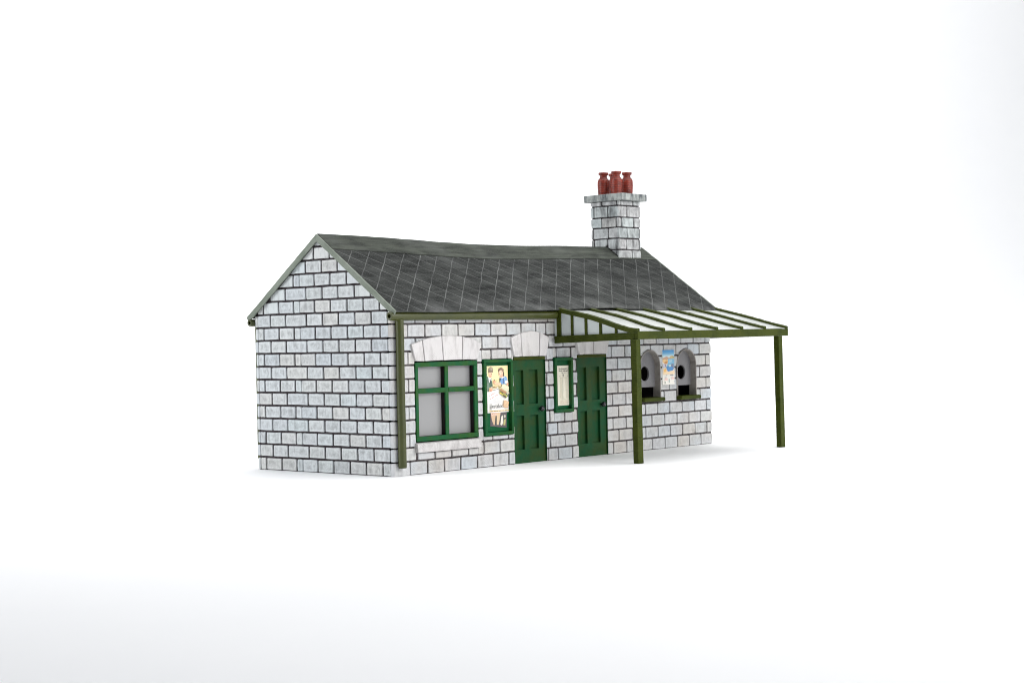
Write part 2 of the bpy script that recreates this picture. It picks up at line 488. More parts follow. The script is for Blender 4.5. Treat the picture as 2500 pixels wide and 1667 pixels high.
# gable walls
def gable(x, sgn, name, detailed):
    g = MB()
    top = lambda y: RZ0 + RSL * (min(y, D - y) + YE) - 0.10
    outline = [(0.02, 0), (D - 0.02, 0), (D - 0.02, top(D)), (D / 2, top(D / 2)), (0.02, top(0))]
    xi = x + sgn * -0.036
    if sgn < 0: xi = x + 0.036
    g.rings([[(xi, p[0], p[1]) for p in outline], [(xi - sgn * 0.16, p[0], p[1]) for p in outline]], M['mortar'])
    to3 = lambda p, d: (x + sgn * d, p[0], p[1])
    for r in range(18):
        z0 = r * ROW; z1 = z0 + ROW
        if r % 2 == 0: js = [0.105, 0.43, 1.06, 1.69, 2.35, 2.99, 3.60, 3.86, 4.50, 5.16, 5.40, 5.55]
        else: js = [0.12, 0.76, 1.39, 2.04, 2.68, 3.34, 4.21, 4.86, 5.40, 5.55]
        js = [y for y in js]
        if r >= 12: js[0] = -0.2
        js[-1] = 5.53 + (0.03 if r % 2 else 0)
        for a, b in zip(js[:-1], js[1:]):
            seam = lambda y: y in (3.60, 5.40, 0.105)
            ga = 0.006 if seam(a) else GAP / 2
            gb = 0.006 if seam(b) else GAP / 2
            p = rect(a + ga, b - gb, z0 + (GAP / 2 if r else 0.012), z1 - GAP / 2)
            lim = RZ0 + RSL * YE - 0.13
            p = clip(p, (-RSL, 1.0), lim)
            if p: p = clip(p, (RSL, 1.0), lim + RSL * D)
            if p: block(g, p, to3, M['stone_gable'])
    return g.build(name, root)
ga = gable(0.0, -1, 'gable_wall', True)
gb = gable(L, 1, 'gable_wall', True)
bw = MB(); bw.box(0.05, L - 0.05, D - 0.2, D - 0.02, 0, 4.30, M['mortar'])
bk3 = lambda p, d: (p[0], D - 0.02 + 0.036 + d, p[1])
for r in range(11):
    js = [0.0] + (odd_a if r % 2 == 0 else even_a) + [L]
    for a, b in zip(js[:-1], js[1:]):
        if b - a > 0.1: block(bw, rect(a + GAP / 2, b - GAP / 2, r * ROW + GAP / 2, (r + 1) * ROW - GAP / 2), bk3, M['stone_front'])
bw.build('wall', root)
fl = MB(); fl.box(0.2, L - 0.2, 0.2, D - 0.2, 0.02, 0.08, M['interior'])
fl.build('base_plate', root)

# ------------------------------------------------------------------ roof
def interp(tab, x):
    if x <= tab[0][0]: return tab[0][1]
    for (a, b), (c, d) in zip(tab[:-1], tab[1:]):
        if x <= c:
            t = (x - a) / (c - a); t = t * t * (3 - 2 * t); return b + (d - b) * t
    return tab[-1][1]
RID = [(-0.1, 6.46), (1.2, 6.45), (2.4, 6.43), (3.4, 6.405), (4.8, 6.365), (6.2, 6.34), (7.8, 6.35), (10.8, 6.41), (14.4, 6.46)]
EAV = [(-0.1, 4.30), (1.6, 4.29), (3.4, 4.31), (6.3, 4.335), (7.7, 4.38), (8.76, 4.40), (10.0, 4.36), (11.1, 4.32), (14.4, 4.31)]
X0, X1 = -0.045, L + 0.06
NX, NT_ = 48, 14
def roof_pt(x, t, back=False, off=0.0):
    e, r_ = interp(EAV, x), interp(RID, x)
    if back: e = 4.27
    y = -YE + (D / 2 + YE) * t
    z = e + (r_ - e) * t
    nrm = Vector((0, -0.581, 0.814)) * off
    y += nrm.y; z += nrm.z
    if back: y = D - y
    return (x, y, z)
SL = (D / 2 + YE) * math.sqrt(1 + RSL * RSL)
rf = MB()
for back in (False, True):
    for i in range(NX):
        xa = X0 + (X1 - X0) * i / NX; xb = X0 + (X1 - X0) * (i + 1) / NX
        for j in range(NT_):
            ta, tb = j / NT_, (j + 1) / NT_
            rf.poly([roof_pt(xa, ta, back), roof_pt(xb, ta, back), roof_pt(xb, tb, back), roof_pt(xa, tb, back)], M['slate'],
                    [(xa, ta * SL), (xb, ta * SL), (xb, tb * SL), (xa, tb * SL)])
            th = -0.03
            rf.poly([roof_pt(xa, ta, back, th), roof_pt(xa, tb, back, th), roof_pt(xb, tb, back, th), roof_pt(xb, ta, back, th)], M['interior'],
                    [(0, 0)] * 4)
        rf.poly([roof_pt(xa, 0, back, -0.03), roof_pt(xb, 0, back, -0.03), roof_pt(xb, 0, back), roof_pt(xa, 0, back)], M['ridge'],
                [(xa, 0), (xb, 0), (xb, 0.07), (xa, 0.07)])
    for x in (X0, X1):
        for j in range(NT_):
            ta, tb = j / NT_, (j + 1) / NT_
            rf.poly([roof_pt(x, ta, back, -0.03), roof_pt(x, tb, back, -0.03), roof_pt(x, tb, back), roof_pt(x, ta, back)], M['ridge'], [(0, 0)] * 4)
bm_roof = rf.build('roof', root, recalc=False)
bm = bmesh.new(); bm.from_mesh(bm_roof.data); bmesh.ops.remove_doubles(bm, verts=bm.verts[:], dist=0.0005)
bmesh.ops.recalc_face_normals(bm, faces=bm.faces[:]); bm.to_mesh(bm_roof.data); bm.free()
for p in bm_roof.data.polygons: p.use_smooth = True
bm_roof.data.set_sharp_from_angle(angle=math.radians(30))
roof = bm_roof
# ridge capping: a smooth strip folded over the ridge, chimney straddles it
rc = MB()
for back in (False, True):
    for i in range(NX):
        xa = X0 + 0.01 + (X1 - X0 - 0.02) * i / NX; xb = X0 + 0.01 + (X1 - X0 - 0.02) * (i + 1) / NX
        def tl(x): return 0.805 - 0.03 * math.sin(PI * min(1, max(0, x / 11.0)))
        rows = [(0, -0.004), (0, 0.018), (0.5, 0.02), (1, 0.022)]
        for (fa, oa), (fb, ob) in zip(rows[:-1], rows[1:]):
            t = lambda x, f: tl(x) + (1.004 - tl(x)) * f
            rc.poly([roof_pt(xa, t(xa, fa), back, oa), roof_pt(xb, t(xb, fa), back, oa),
                     roof_pt(xb, t(xb, fb), back, ob), roof_pt(xa, t(xa, fb), back, ob)], M['ridge'],
                    [(xa, 2 + fa), (xb, 2 + fa), (xb, 2 + fb), (xa, 2 + fb)])
o = rc.build('ridge_cap', roof, recalc=False)
bm = bmesh.new(); bm.from_mesh(o.data); bmesh.ops.remove_doubles(bm, verts=bm.verts[:], dist=0.0005)
bmesh.ops.recalc_face_normals(bm, faces=bm.faces[:]); bm.to_mesh(o.data); bm.free()
for x, s in ((-0.095, 1), (L + 0.062, 1)):
    for back in (False, True):
        b = MB()
        xa, xb = x, x + 0.048
        rs = []
        for j in range(17):
            t = j / 16
            up = 0.012 + random.uniform(-0.006, 0.006); dn = -0.145 + random.uniform(-0.006, 0.006)
            if j == 0: dn = -0.12
            if j == 16: t = 1.0
            pu = Vector(roof_pt(x, t, back, up)); pd = Vector(roof_pt(x, t, back, dn))
            if j == 16:
                pu.y = D / 2; pd = Vector((x, D / 2, pu.z - 0.20))
            rs.append([(xa, pu.y, pu.z), (xb, pu.y, pu.z), (xb, pd.y, pd.z), (xa, pd.y, pd.z)])
        b.rings(rs, M['sage'])
        b.build('barge_board', roof, bevel=0.008)

# ------------------------------------------------------------------ chimney
cx0, cx1, cy0, cy1 = 12.42, 13.58, 2.20, 3.36
ch = MB()
ch.box(cx0 + .035, cx1 - .035, cy0 + .035, cy1 - .035, 5.2, 7.95, M['mortar'])
zb = [5.62, 5.98, 6.34, 6.71, 7.07, 7.40, 7.78, 7.95]
left_rows = {0: [2.95, 2.55], 1: [2.65, 3.0], 2: [2.68, 3.25], 3: [2.65, 3.27], 4: [2.31, 2.92], 5: [2.65, 3.24], 6: [2.27, 2.9]}
fr_rows = {0: [12.9], 1: [13.12], 2: [12.82, 13.50], 3: [12.87, 13.54], 4: [12.58, 13.23], 5: [12.88, 13.53], 6: [12.57, 13.21]}
def chim_face(axis):
    for r in range(7):
        z0, z1 = zb[r] + .018, zb[r + 1] - .018
        if axis in ('W', 'E'): js = [cy0] + sorted(left_rows[r]) + [cy1]
        else: js = [cx0] + sorted(fr_rows[r]) + [cx1]
        for i, (a, b) in enumerate(zip(js[:-1], js[1:])):
            if b - a < 0.05: continue
            a2 = a + (0.018 if i else 0.0); b2 = b - (0.018 if i < len(js) - 2 else 0.0)
            wrap = r in (1, 2, 3, 5)
            if axis == 'W': f = lambda p, d: (cx0 - d, p[0], p[1])
            elif axis == 'E': f = lambda p, d: (cx1 + d, p[0], p[1])
            elif axis == 'S': f = lambda p, d: (p[0], cy0 - d, p[1])
            else: f = lambda p, d: (p[0], cy1 + d, p[1])
            poly = rect(a2, b2, z0, z1)
            if axis in ('W', 'E'):
                # stop above the roof slope
                poly = clip(poly, (RSL, -1.0), -(RZ0 + RSL * YE) - 0.02) if (a + b) / 2 < D / 2 else clip(poly, (-RSL, -1.0), -(RZ0 + RSL * (D + YE)) - 0.02)
            elif z1 < 6.0: continue
            if len(poly) > 2: block(ch, poly, f, M['stone_chimney'], depth=0.05, jit=0.008)
for ax in 'WESN': chim_face(ax)
chim = ch.build('chimney', roof)
cp = MB()
def sq(x0, x1, y0, y1, z): return [(x0, y0, z), (x1, y0, z), (x1, y1, z), (x0, y1, z)]
cp.rings([sq(12.34, 13.66, 1.98, 3.58, 7.935), sq(12.335, 13.665, 1.975, 3.585, 8.05), sq(12.34, 13.66, 1.98, 3.58, 8.165)], M['cap'])
cp.build('chimney_cap', chim, bevel=0.02)
pp = MB()
prof = [(0.205, 0.0), (0.212, 0.03), (0.222, 0.10), (0.232, 0.28), (0.235, 0.40), (0.226, 0.47), (0.20, 0.525), (0.152, 0.565),
        (0.140, 0.61), (0.143, 0.645), (0.182, 0.665), (0.197, 0.69), (0.197, 0.735), (0.182, 0.75), (0.125, 0.75), (0.115, 0.66), (0.11, 0.45)]
prof = [(r * 0.84, z) for r, z in prof]
lathe(pp, (0, 0, 0), prof, M['terracotta'])
pot = pp.build('chimney_pot', chim, smooth=True)
spots = [(12.71, 2.49), (12.71, 3.04), (13.27, 2.49), (13.27, 3.04)]
for i, (x, y) in enumerate(spots):
    o = pot if i == 0 else pot.copy()
    if i: col.objects.link(o); o.parent = chim
    o.location = (x, y, 8.165 + 0.0); o.rotation_euler.z = i * 1.3
    o.rotation_euler.x = (0.0, 0.02, -0.015, 0.01)[i]

# ------------------------------------------------------------------ window
def frame_boxes(mb, x0, x1, z0, z1, w, y0, y1, m):
    mb.box(x0, x1, y0, y1, z1 - w, z1, m); mb.box(x0, x1, y0, y1, z0, z0 + w, m)
    mb.box(x0, x0 + w, y0, y1, z0 + w, z1 - w, m); mb.box(x1 - w, x1, y0, y1, z0 + w, z1 - w, m)
w = MB()
fg = M['frame_green']
x0, x1, z0, z1 = 0.852, 3.238, 0.86, 2.955
w.box(x0, x1, -0.012, 0.045, 2.83, z1, fg); w.box(x0, x1, -0.02, 0.045, z0, 0.99, fg)
w.box(x0, 0.955, -0.012, 0.045, 0.99, 2.83, fg); w.box(3.10, x1, -0.012, 0.045, 0.99, 2.83, fg)
w.box(1.97, 2.10, -0.004, 0.045, 0.99, 2.83, fg)
w.box(0.955, 1.97, -0.010, 0.045, 2.13, 2.26, fg); w.box(2.10, 3.10, -0.010, 0.045, 2.13, 2.26, fg)
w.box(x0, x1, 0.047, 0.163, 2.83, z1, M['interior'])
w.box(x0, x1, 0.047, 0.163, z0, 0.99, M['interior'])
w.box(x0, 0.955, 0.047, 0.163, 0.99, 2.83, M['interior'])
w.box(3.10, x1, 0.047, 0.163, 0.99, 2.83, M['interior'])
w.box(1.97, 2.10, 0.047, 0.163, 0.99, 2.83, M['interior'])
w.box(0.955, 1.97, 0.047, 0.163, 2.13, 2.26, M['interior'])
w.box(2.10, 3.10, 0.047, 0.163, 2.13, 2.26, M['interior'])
win = w.build('window', root, loc=(2.05, 0, 0.86), bevel=0.012)
b = MB(); b.box(0.87, 3.22, 0.165, 0.185, 0.88, 2.94, M['pane']); child(b.build('pane', loc=(2.05, 0.165, 0.88)), win)
b = MB()
sec = lambda x: [(x, 0.05, 0.575), (x, -0.10, 0.575), (x, -0.115, 0.60), (x, -0.105, 0.79), (x, -0.085, 0.815), (x, 0.05, 0.835)]
b.rings([sec(0.79), sec(0.80), sec(2.0), sec(3.23), sec(3.245)], M['stone_arch'])
child(b.build('window_sill', loc=(2.05, -0.05, 0.58), bevel=0.008), win)

def voussoirs(cells, parent, yb=0.045, yf=-0.062):
    b = MB()
    for cell in cells:     # each a polygon counter-clockwise in x,z
        block(b, cell, lambda p, d: (p[0], -d, p[1]), M['stone_arch'], depth=0.05, raise_=-yf, jit=0.005)
    o = b.build('stone_arch', loc=(cells[0][0][0], 0, cells[0][0][1]))
    return child(o, parent)
g = 0.008
voussoirs([[(0.83, 2.985), (1.17 - g, 2.98), (1.09 - g, 3.545), (0.68, 3.44)],
           [(1.17 + g, 2.98), (1.88 - g, 2.985), (1.83 - g, 3.645), (1.45, 3.615), (1.09 + g, 3.55)],
           [(1.88 + g, 2.985), (2.61 - g, 2.985), (2.63 - g, 3.625), (2.2, 3.66), (1.83 + g, 3.645)],
           [(2.61 + g, 2.985), (3.18, 2.975), (3.40, 3.41), (3.05, 3.555), (2.63 + g, 3.625)]], win)

# ------------------------------------------------------------------ doors
def door(x0, x1):
    dg = M['door_green']
    b = MB(); yf = 0.045
    w_ = x1 - x0
    fx = lambda x: x0 + (x - 4.74) * w_ / 1.35
    cols = [(4.74, 4.865), (5.19, 5.42), (5.805, 6.09)]
    for a, c in cols: b.box(fx(a), fx(c), yf, 0.16, 0.004, 2.92, dg)
    for a, c in ((4.865, 5.19), (5.42, 5.805)):
        for q, r in ((0.004, 0.385), (1.345, 1.665), (2.635, 2.92)): b.box(fx(a), fx(c), yf, 0.16, q, r, dg)
        for q, r in ((0.385, 1.345), (1.665, 2.635)): b.box(fx(a), fx(c), 0.125, 0.16, q, r, dg)
    d = b.build('door', root, loc=(x0, yf, 0))
    bm = bmesh.new(); bm.from_mesh(d.data); bm.to_mesh(d.data); bm.free()
    t = MB(); t.box(x0, x1, -0.012, 0.16, 2.922, 3.008, M['olive']); child(t.build('lintel', loc=(x0, 0, 2.92), bevel=0.01), d)
    j = MB(); j.box(x1 + 0.004, x1 + 0.012, 0.0, 0.16, 0.004, 2.92, dg); child(j.build('door_jamb', loc=(x1, 0, 0)), d)
    kn = MB(); kx = fx(5.865); c = Vector((kx, yf, 1.515))
    prof = [(0.03, 0.0), (0.03, 0.03), (0.052, 0.045), (0.073, 0.07), (0.079, 0.10), (0.073, 0.13), (0.052, 0.155), (0.018, 0.165)]
    kn.rings([[(c.x + r * math.cos(2 * PI * q / 20), c.y - h, c.z + r * math.sin(2 * PI * q / 20)) for q in range(20)] for r, h in prof], M['black'])
    child(kn.build('door_knob', loc=c, smooth=True), d)
    return d
d1 = door(4.745, 6.085); d2 = door(7.55, 8.885)
d1['label'] = 'green panelled door beside the large poster board'
d2['label'] = 'green panelled door under the canopy beside the timetable board'
voussoirs([[(4.715, 3.015), (5.06 - g, 3.015), (5.01 - g, 3.69), (4.59, 3.56)],
           [(5.06 + g, 3.015), (5.78 - g, 3.015), (5.83 - g, 3.70), (5.45, 3.745), (5.01 + g, 3.69)],
           [(5.78 + g, 3.015), (6.10, 3.01), (6.24, 3.55), (5.83 + g, 3.70)]], d1)
voussoirs([[(7.56, 3.02), (8.24 - g, 3.02), (8.25 - g, 3.74), (7.85, 3.70), (7.42, 3.55)],
           [(8.24 + g, 3.02), (8.87, 3.02), (9.03, 3.55), (8.66, 3.70), (8.25 + g, 3.74)]], d2)

# ------------------------------------------------------------------ posters
class Poster:
    """flat printed sheet; local u right, v down (0..1) on the plane y = const, tiny paper steps between inks"""
    def __init__(self, x0, x1, ztop, zbot, y, skew=(0, 0), tilt=0.0):
        self.a = (x0, x1, ztop, zbot); self.y = y; self.mb = MB(); self.lay = 0; self.skew = skew; self.tilt = tilt
    def P(self, u, v, d=None):
        x0, x1, zt, zb_ = self.a
        x = x0 + (x1 - x0) * u + self.skew[0] * v
        z = zt + (zb_ - zt) * v + self.skew[1] * u * v
        yy = self.y - (self.lay * 0.0007 if d is None else d)
        return (x, yy, z)
    def sheet(self, rgb):
        m = ink(rgb); q = [(0, 0), (1, 0), (1, 1), (0, 1)]
        self.mb.rings([[self.P(u, v, -0.014) for u, v in q], [self.P(u, v, 0) for u, v in q]], m); self.lay = 1
    def shape(self, pts, rgb):
        self.lay += 1
        self.mb.poly([self.P(u, v) for u, v in pts], ink(rgb))
    def ell(self, cu, cv, ru, rv, rgb, n=18, a0=0, a1=2 * PI):
        self.shape([(cu + ru * math.cos(a0 + (a1 - a0) * i / n), cv + rv * math.sin(a0 + (a1 - a0) * i / n)) for i in range(n)], rgb)
    def bar(self, u0, u1, v0, v1, rgb): self.shape([(u0, v0), (u1, v0), (u1, v1), (u0, v1)], rgb)
    def many(self, polys, rgb):
        self.lay += 1
        for p in polys: self.mb.poly([self.P(u, v) for u, v in p], ink(rgb))
    def text(self, s, u0, u1, vtop, vbot, rgb, bold=0.0):
        self.lay += 1
        cu = bpy.data.curves.new('lettering', 'FONT'); cu.body = s; cu.size = 1; cu.offset = bold; cu.resolution_u = 3
        ob = bpy.data.objects.new('lettering', cu); col.objects.link(ob)
        dg = bpy.context.evaluated_depsgraph_get(); dg.update()
        me = bpy.data.meshes.new_from_object(ob.evaluated_get(dg))
        vs = [v.co.copy() for v in me.vertices]
        a0 = min(v.x for v in vs); a1 = max(v.x for v in vs); b0 = min(v.y for v in vs); b1 = max(v.y for v in vs)
        pts = [self.P(u0 + (u1 - u0) * (v.x - a0) / (a1 - a0), vbot + (vtop - vbot) * (v.y - b0) / (b1 - b0)) for v in vs]
        self.mb.raw(pts, [tuple(p.vertices) for p in me.polygons], ink(rgb))
        bpy.data.objects.remove(ob); bpy.data.curves.remove(cu); bpy.data.meshes.remove(me)
    def build(self, parent, label=None):
        x0, x1, zt, zb_ = self.a
        o = self.mb.build('poster', loc=((x0 + x1) / 2, self.y, (zt + zb_) / 2), recalc=False)
        # every printed face looks out of the wall
        bm = bmesh.new(); bm.from_mesh(o.data); bm.normal_update()
        fl = [f for f in bm.faces if f.normal.y > 0.5 and f.calc_center_median().y < 0.012]
        bmesh.ops.reverse_faces(bm, faces=fl); bm.to_mesh(o.data); bm.free()
        if label: o['label'] = label
        return child(o, parent)

def board(x0, x1, z0, z1, i0, i1, k0, k1):
    b = MB(); m = fg
    yf, yb = -0.062, 0.10
    b.box(x0, x1, yf, yb, k1, z1, m); b.box(x0, x1, yf, yb, z0, k0, m)
    b.box(x0, i0, yf, yb, k0, k1, m); b.box(i1, x1, yf, yb, k0, k1, m)
    b.box(i0, i1, 0.068, yb, k0, k1, M['back_green'])
    return b.build('notice_board', root, loc=((x0 + x1) / 2, 0, z0), bevel=0.012)
b1 = board(3.462, 4.645, 0.857, 2.962, 3.555, 4.565, 0.95, 2.88)
b2 = board(6.472, 7.278, 1.362, 2.948, 6.55, 7.185, 1.46, 2.868)
b1['label'] = 'large green poster board with two overlapping posters'
b2['label'] = 'narrow green board holding a cream timetable'

P1 = lambda x, y: ((x - 105) / 760.0, (y - 50) / 1619.0)
p = Poster(3.672, 4.535, 2.785, 1.485, 0.042)
p.sheet((252, 250, 246))
def sh(pts, rgb): p.shape([P1(*q) for q in pts], rgb)
def el(x, y, rx, ry, rgb, **kw): c = P1(x, y); p.ell(c[0], c[1], rx / 760.0, ry / 1619.0, rgb, **kw)
sh([(106, 52), (864, 52), (864, 820), (700, 800), (520, 850), (430, 880), (115, 940)], (254, 233, 172))
sh([(106, 400), (150, 425), (265, 470), (290, 570), (305, 760), (170, 800), (160, 935), (110, 938)], (84, 110, 94))
sh([(150, 600), (190, 780), (150, 900), (118, 900), (112, 640)], (108, 132, 116))
sh([(150, 425), (175, 640), (225, 560), (270, 560), (250, 455)], (246, 244, 238))
sh([(198, 500), (225, 490), (240, 640), (205, 650)], (70, 74, 84))
el(225, 345, 68, 118, (246, 194, 158))
el(205, 390, 40, 60, (240, 176, 142))
el(240, 178, 92, 96, (132, 116, 96)); el(270, 150, 50, 50, (172, 156, 130)); el(205, 130, 34, 30, (160, 144, 120))
sh([(150, 210), (330, 240), (322, 280), (250, 240), (150, 290)], (116, 98, 80))
el(210, 305, 12, 9, (70, 52, 46)); el(268, 325, 11, 9, (70, 52, 46)); sh([(190, 410), (240, 418), (235, 428), (192, 420)], (190, 90, 80))
el(690, 345, 24, 90, (92, 72, 62)); el(605, 215, 102, 92, (112, 88, 72)); el(655, 190, 36, 40, (146, 120, 98))
el(596, 325, 76, 122, (250, 206, 176)); el(625, 400, 40, 62, (244, 188, 156))
el(548, 335, 11, 10, (66, 50, 46)); el(606, 278, 12, 10, (66, 50, 46)); sh([(570, 400), (620, 400), (612, 412), (575, 412)], (196, 86, 80))
sh([(540, 480), (610, 470), (735, 415), (805, 470), (838, 590), (760, 712), (610, 700), (545, 600)], (104, 152, 208))
sh([(690, 470), (800, 480), (830, 570), (740, 650)], (132, 178, 226)); sh([(660, 470), (690, 470), (690, 690), (668, 690)], (56, 74, 118))
sh([(540, 500), (600, 500), (580, 560), (545, 610)], (62, 82, 96))
sh([(600, 490), (640, 455), (740, 420), (720, 455), (650, 495)], (240, 244, 246))
el(790, 632, 66, 58, (248, 246, 242)); el(826, 705, 34, 66, (240, 182, 146))
sh([(318, 590), (420, 610), (580, 640), (600, 690), (520, 740), (380, 700), (318, 650)], (246, 198, 160)); el(345, 600, 36, 46, (230, 168, 130))
el(460, 600, 60, 44, (222, 214, 160)); el(348, 545, 13, 16, (40, 36, 36))
el(340, 830, 150, 56, (150, 150, 146)); el(340, 812, 140, 52, (234, 230, 214)); el(345, 796, 110, 34, (186, 164, 118)); el(310, 786, 50, 20, (140, 112, 78))
el(215, 860, 60, 52, (240, 176, 138)); el(205, 900, 50, 26, (206, 132, 100))
el(545, 810, 70, 56, (206, 192, 142)); el(540, 800, 40, 26, (150, 126, 86))
sh([(590, 820), (625, 700), (700, 690), (865, 790), (865, 940), (780, 985)], (240, 234, 192)); sh([(625, 760), (840, 890), (860, 920), (780, 975), (600, 840)], (222, 220, 186))
sh([(585, 838), (790, 972), (735, 1040), (522, 888)], (196, 152, 112)); sh([(560, 868), (762, 1000), (735, 1040), (522, 888)], (170, 118, 84))
sh([(520, 905), (740, 1050), (742, 1192), (520, 1010)], (176, 166, 78)); sh([(520, 960), (580, 1000), (580, 1050), (520, 1010)], (246, 214, 70))
sh([(530, 925), (640, 1000), (640, 1030), (530, 955)], (58, 50, 48)); sh([(640, 1060), (742, 1120), (742, 1192), (640, 1110)], (86, 80, 62))
sh([(740, 1050), (800, 990), (890, 985), (862, 1090), (742, 1192)], (90, 92, 92)); sh([(745, 1090), (800, 1060), (790, 1130), (745, 1180)], (176, 184, 86)); sh([(760, 1000), (850, 965), (862, 1030), (790, 1060)], (214, 208, 178))
def strokes(x0, y0, x1, y1, h, words, rgb):
    polys = []
    for a, b, n in words:
        for i in range(n):
            t = a + (b - a) * (i + 0.15) / n; t2 = a + (b - a) * (i + 0.68) / n
            xa, ya = x0 + (x1 - x0) * t, y0 + (y1 - y0) * t; xb, yb = x0 + (x1 - x0) * t2, y0 + (y1 - y0) * t2
            hh = h * (0.8, 1.0, 0.7)[i % 3]
            polys.append([P1(xa, ya), P1(xb, yb), P1(xb + 4, yb - hh), P1(xa + 4, ya - hh)])
    p.many(polys, rgb)
strokes(135, 1110, 330, 1000, 34, [(0, 0.2, 2), (0.36, 1.0, 5)], (206, 62, 52))
strokes(148, 1215, 460, 1055, 34, [(0, 0.13, 2), (0.24, 0.55, 4), (0.66, 1.0, 5)], (206, 62, 52))
p.many([[P1(xa, y), P1(xb, y), P1(xb, y + 7), P1(xa, y + 7)] for y, xa, xb in
        ((1155, 360, 640), (1190, 330, 620), (1225, 235, 600), (1262, 235, 615), (1298, 235, 590), (1332, 310, 580))], (196, 198, 206))
sh([(668, 1250), (848, 1318), (806, 1545), (636, 1480)], (222, 178, 136)); sh([(690, 1290), (820, 1338), (790, 1500), (664, 1455)], (232, 194, 152))
p.many([[P1(xa, ya), P1(xa + 130, ya + 50), P1(xa + 128, ya + 58), P1(xa - 2, ya + 8)] for xa, ya in ((684, 1310), (676, 1355), (668, 1400), (662, 1440))], (204, 156, 116))
u0, v0 = P1(150, 1335); u1, v1 = P1(235, 1610); p.text('W', u0, u1, v0, v1, (44, 42, 46), 0.0)
u0, v0 = P1(228, 1370); u1, v1 = P1(600, 1505); p.text('eetabix', u0, u1, v0, v1, (44, 42, 46), 0.004)
p.bar(0.03, 0.97, 0.955, 0.972, (244, 196, 66))
p.many([[(a, 0.958), (a + wd, 0.958), (a + wd, 0.969), (a, 0.969)] for a, wd in ((0.04, .03), (.09, .12), (.24, .09), (.36, .08), (.48, .13), (.64, .09), (.76, .11), (.9, .05))], (96, 74, 44))
p.many([[(a, 0.893), (a + wd, 0.893), (a + wd, 0.899), (a, 0.899)] for a, wd in ((0.40, .08), (.50, .12), (.64, .06))], (190, 194, 204))
p.build(b1, 'upper poster of two children over breakfast on yellow')
p = Poster(3.80, 4.475, 1.50, 1.115, 0.058, (-0.015, -0.075))
p.sheet((92, 88, 92))
p.shape([(0.02, 0.0), (0.62, 0.0), (0.6, 0.22), (0.06, 0.30)], (226, 190, 170))
p.shape([(0.04, 0.24), (0.30, 0.24), (0.34, 0.62), (0.22, 0.94), (0.10, 0.6)], (214, 178, 142))
p.shape([(0.38, 0.1), (0.58, 0.06), (0.56, 0.5), (0.50, 0.86), (0.38, 0.86)], (226, 196, 156))
p.shape([(0.30, 0.34), (0.38, 0.30), (0.38, 0.84), (0.28, 0.80)], (56, 66, 66))
p.shape([(0.66, 0.3), (0.76, 0.22), (0.78, 0.7), (0.70, 0.88), (0.60, 0.84)], (232, 226, 212))
p.shape([(0.82, 0.5), (0.94, 0.46), (0.90, 0.86), (0.78, 0.84)], (186, 176, 112)); p.ell(0.87, 0.3, 0.06, 0.1, (200, 192, 176))
p.many([[(a, b_), (a + .03, b_), (a + .03, b_ + .04), (a, b_ + .04)] for a, b_ in ((.1, .1), (.2, .14), (.5, .95), (.62, .92), (.12, .9), (.3, .95))], (176, 96, 84))
p.build(b1, 'lower dark poster hanging askew')
p = Poster(6.678, 7.195, 2.715, 1.555, 0.05, (0.012, 0.0))
p.sheet((247, 240, 220))
p.text('Northwestern', 0.14, 0.88, 0.058, 0.098, (52, 48, 46), 0.022)
p.text('Pacific Railroad', 0.14, 0.88, 0.112, 0.150, (52, 48, 46), 0.022)
p.text('TIME TABLE', 0.34, 0.72, 0.170, 0.190, (84, 80, 74), 0.01)
p.ell(0.51, 0.238, 0.08, 0.028, (150, 148, 138)); p.ell(0.51, 0.238, 0.06, 0.021, (240, 232, 212)); p.shape([(0.51, .222), (.55, .24), (.51, .258), (.47, .24)], (92, 90, 86))
p.shape([(0.47, .262), (.55, .262), (.51, .29)], (150, 146, 136))
p.bar(0.13, 0.25, 0.262, 0.272, (170, 160, 146)); p.bar(0.80, 0.92, 0.255, 0.265, (170, 160, 146))
gl = []
for a in (0.22, 0.26, 0.30, 0.36, 0.40, 0.70, 0.74, 0.80): gl.append([(a, 0.30), (a + .012, 0.30), (a + .012, 0.82), (a, 0.82)])
p.many(gl, (216, 212, 190))
p.many([[(0.2, z_), (0.82, z_), (0.82, z_ + .004), (0.2, z_ + .004)] for z_ in (0.295, 0.31, 0.625)], (196, 192, 172))
p.shape([(0.42, .32), (.50, .36), (.46, .5), (.50, .6), (.44, .74), (.52, .82), (.68, .85), (.40, .86), (.36, .6)], (226, 224, 202))
for a, t, b_ in ((0.14, 0.70, 0.82), (0.86, 0.70, 0.82)):
    p.many([[(a, t + (b_ - t) * i / 6), (a + .05, t + (b_ - t) * i / 6), (a + .05, t + (b_ - t) * i / 6 + .008), (a, t + (b_ - t) * i / 6 + .008)] for i in range(6)], (206, 184, 160))
p.many([[(0.16 + .02 * (i % 2), 0.872 + i * .018), (0.9 - .05 * (i % 3), 0.872 + i * .018), (0.9 - .05 * (i % 3), 0.877 + i * .018), (0.16 + .02 * (i % 2), 0.877 + i * .018)] for i in range(6)], (216, 196, 172))
p.build(b2)
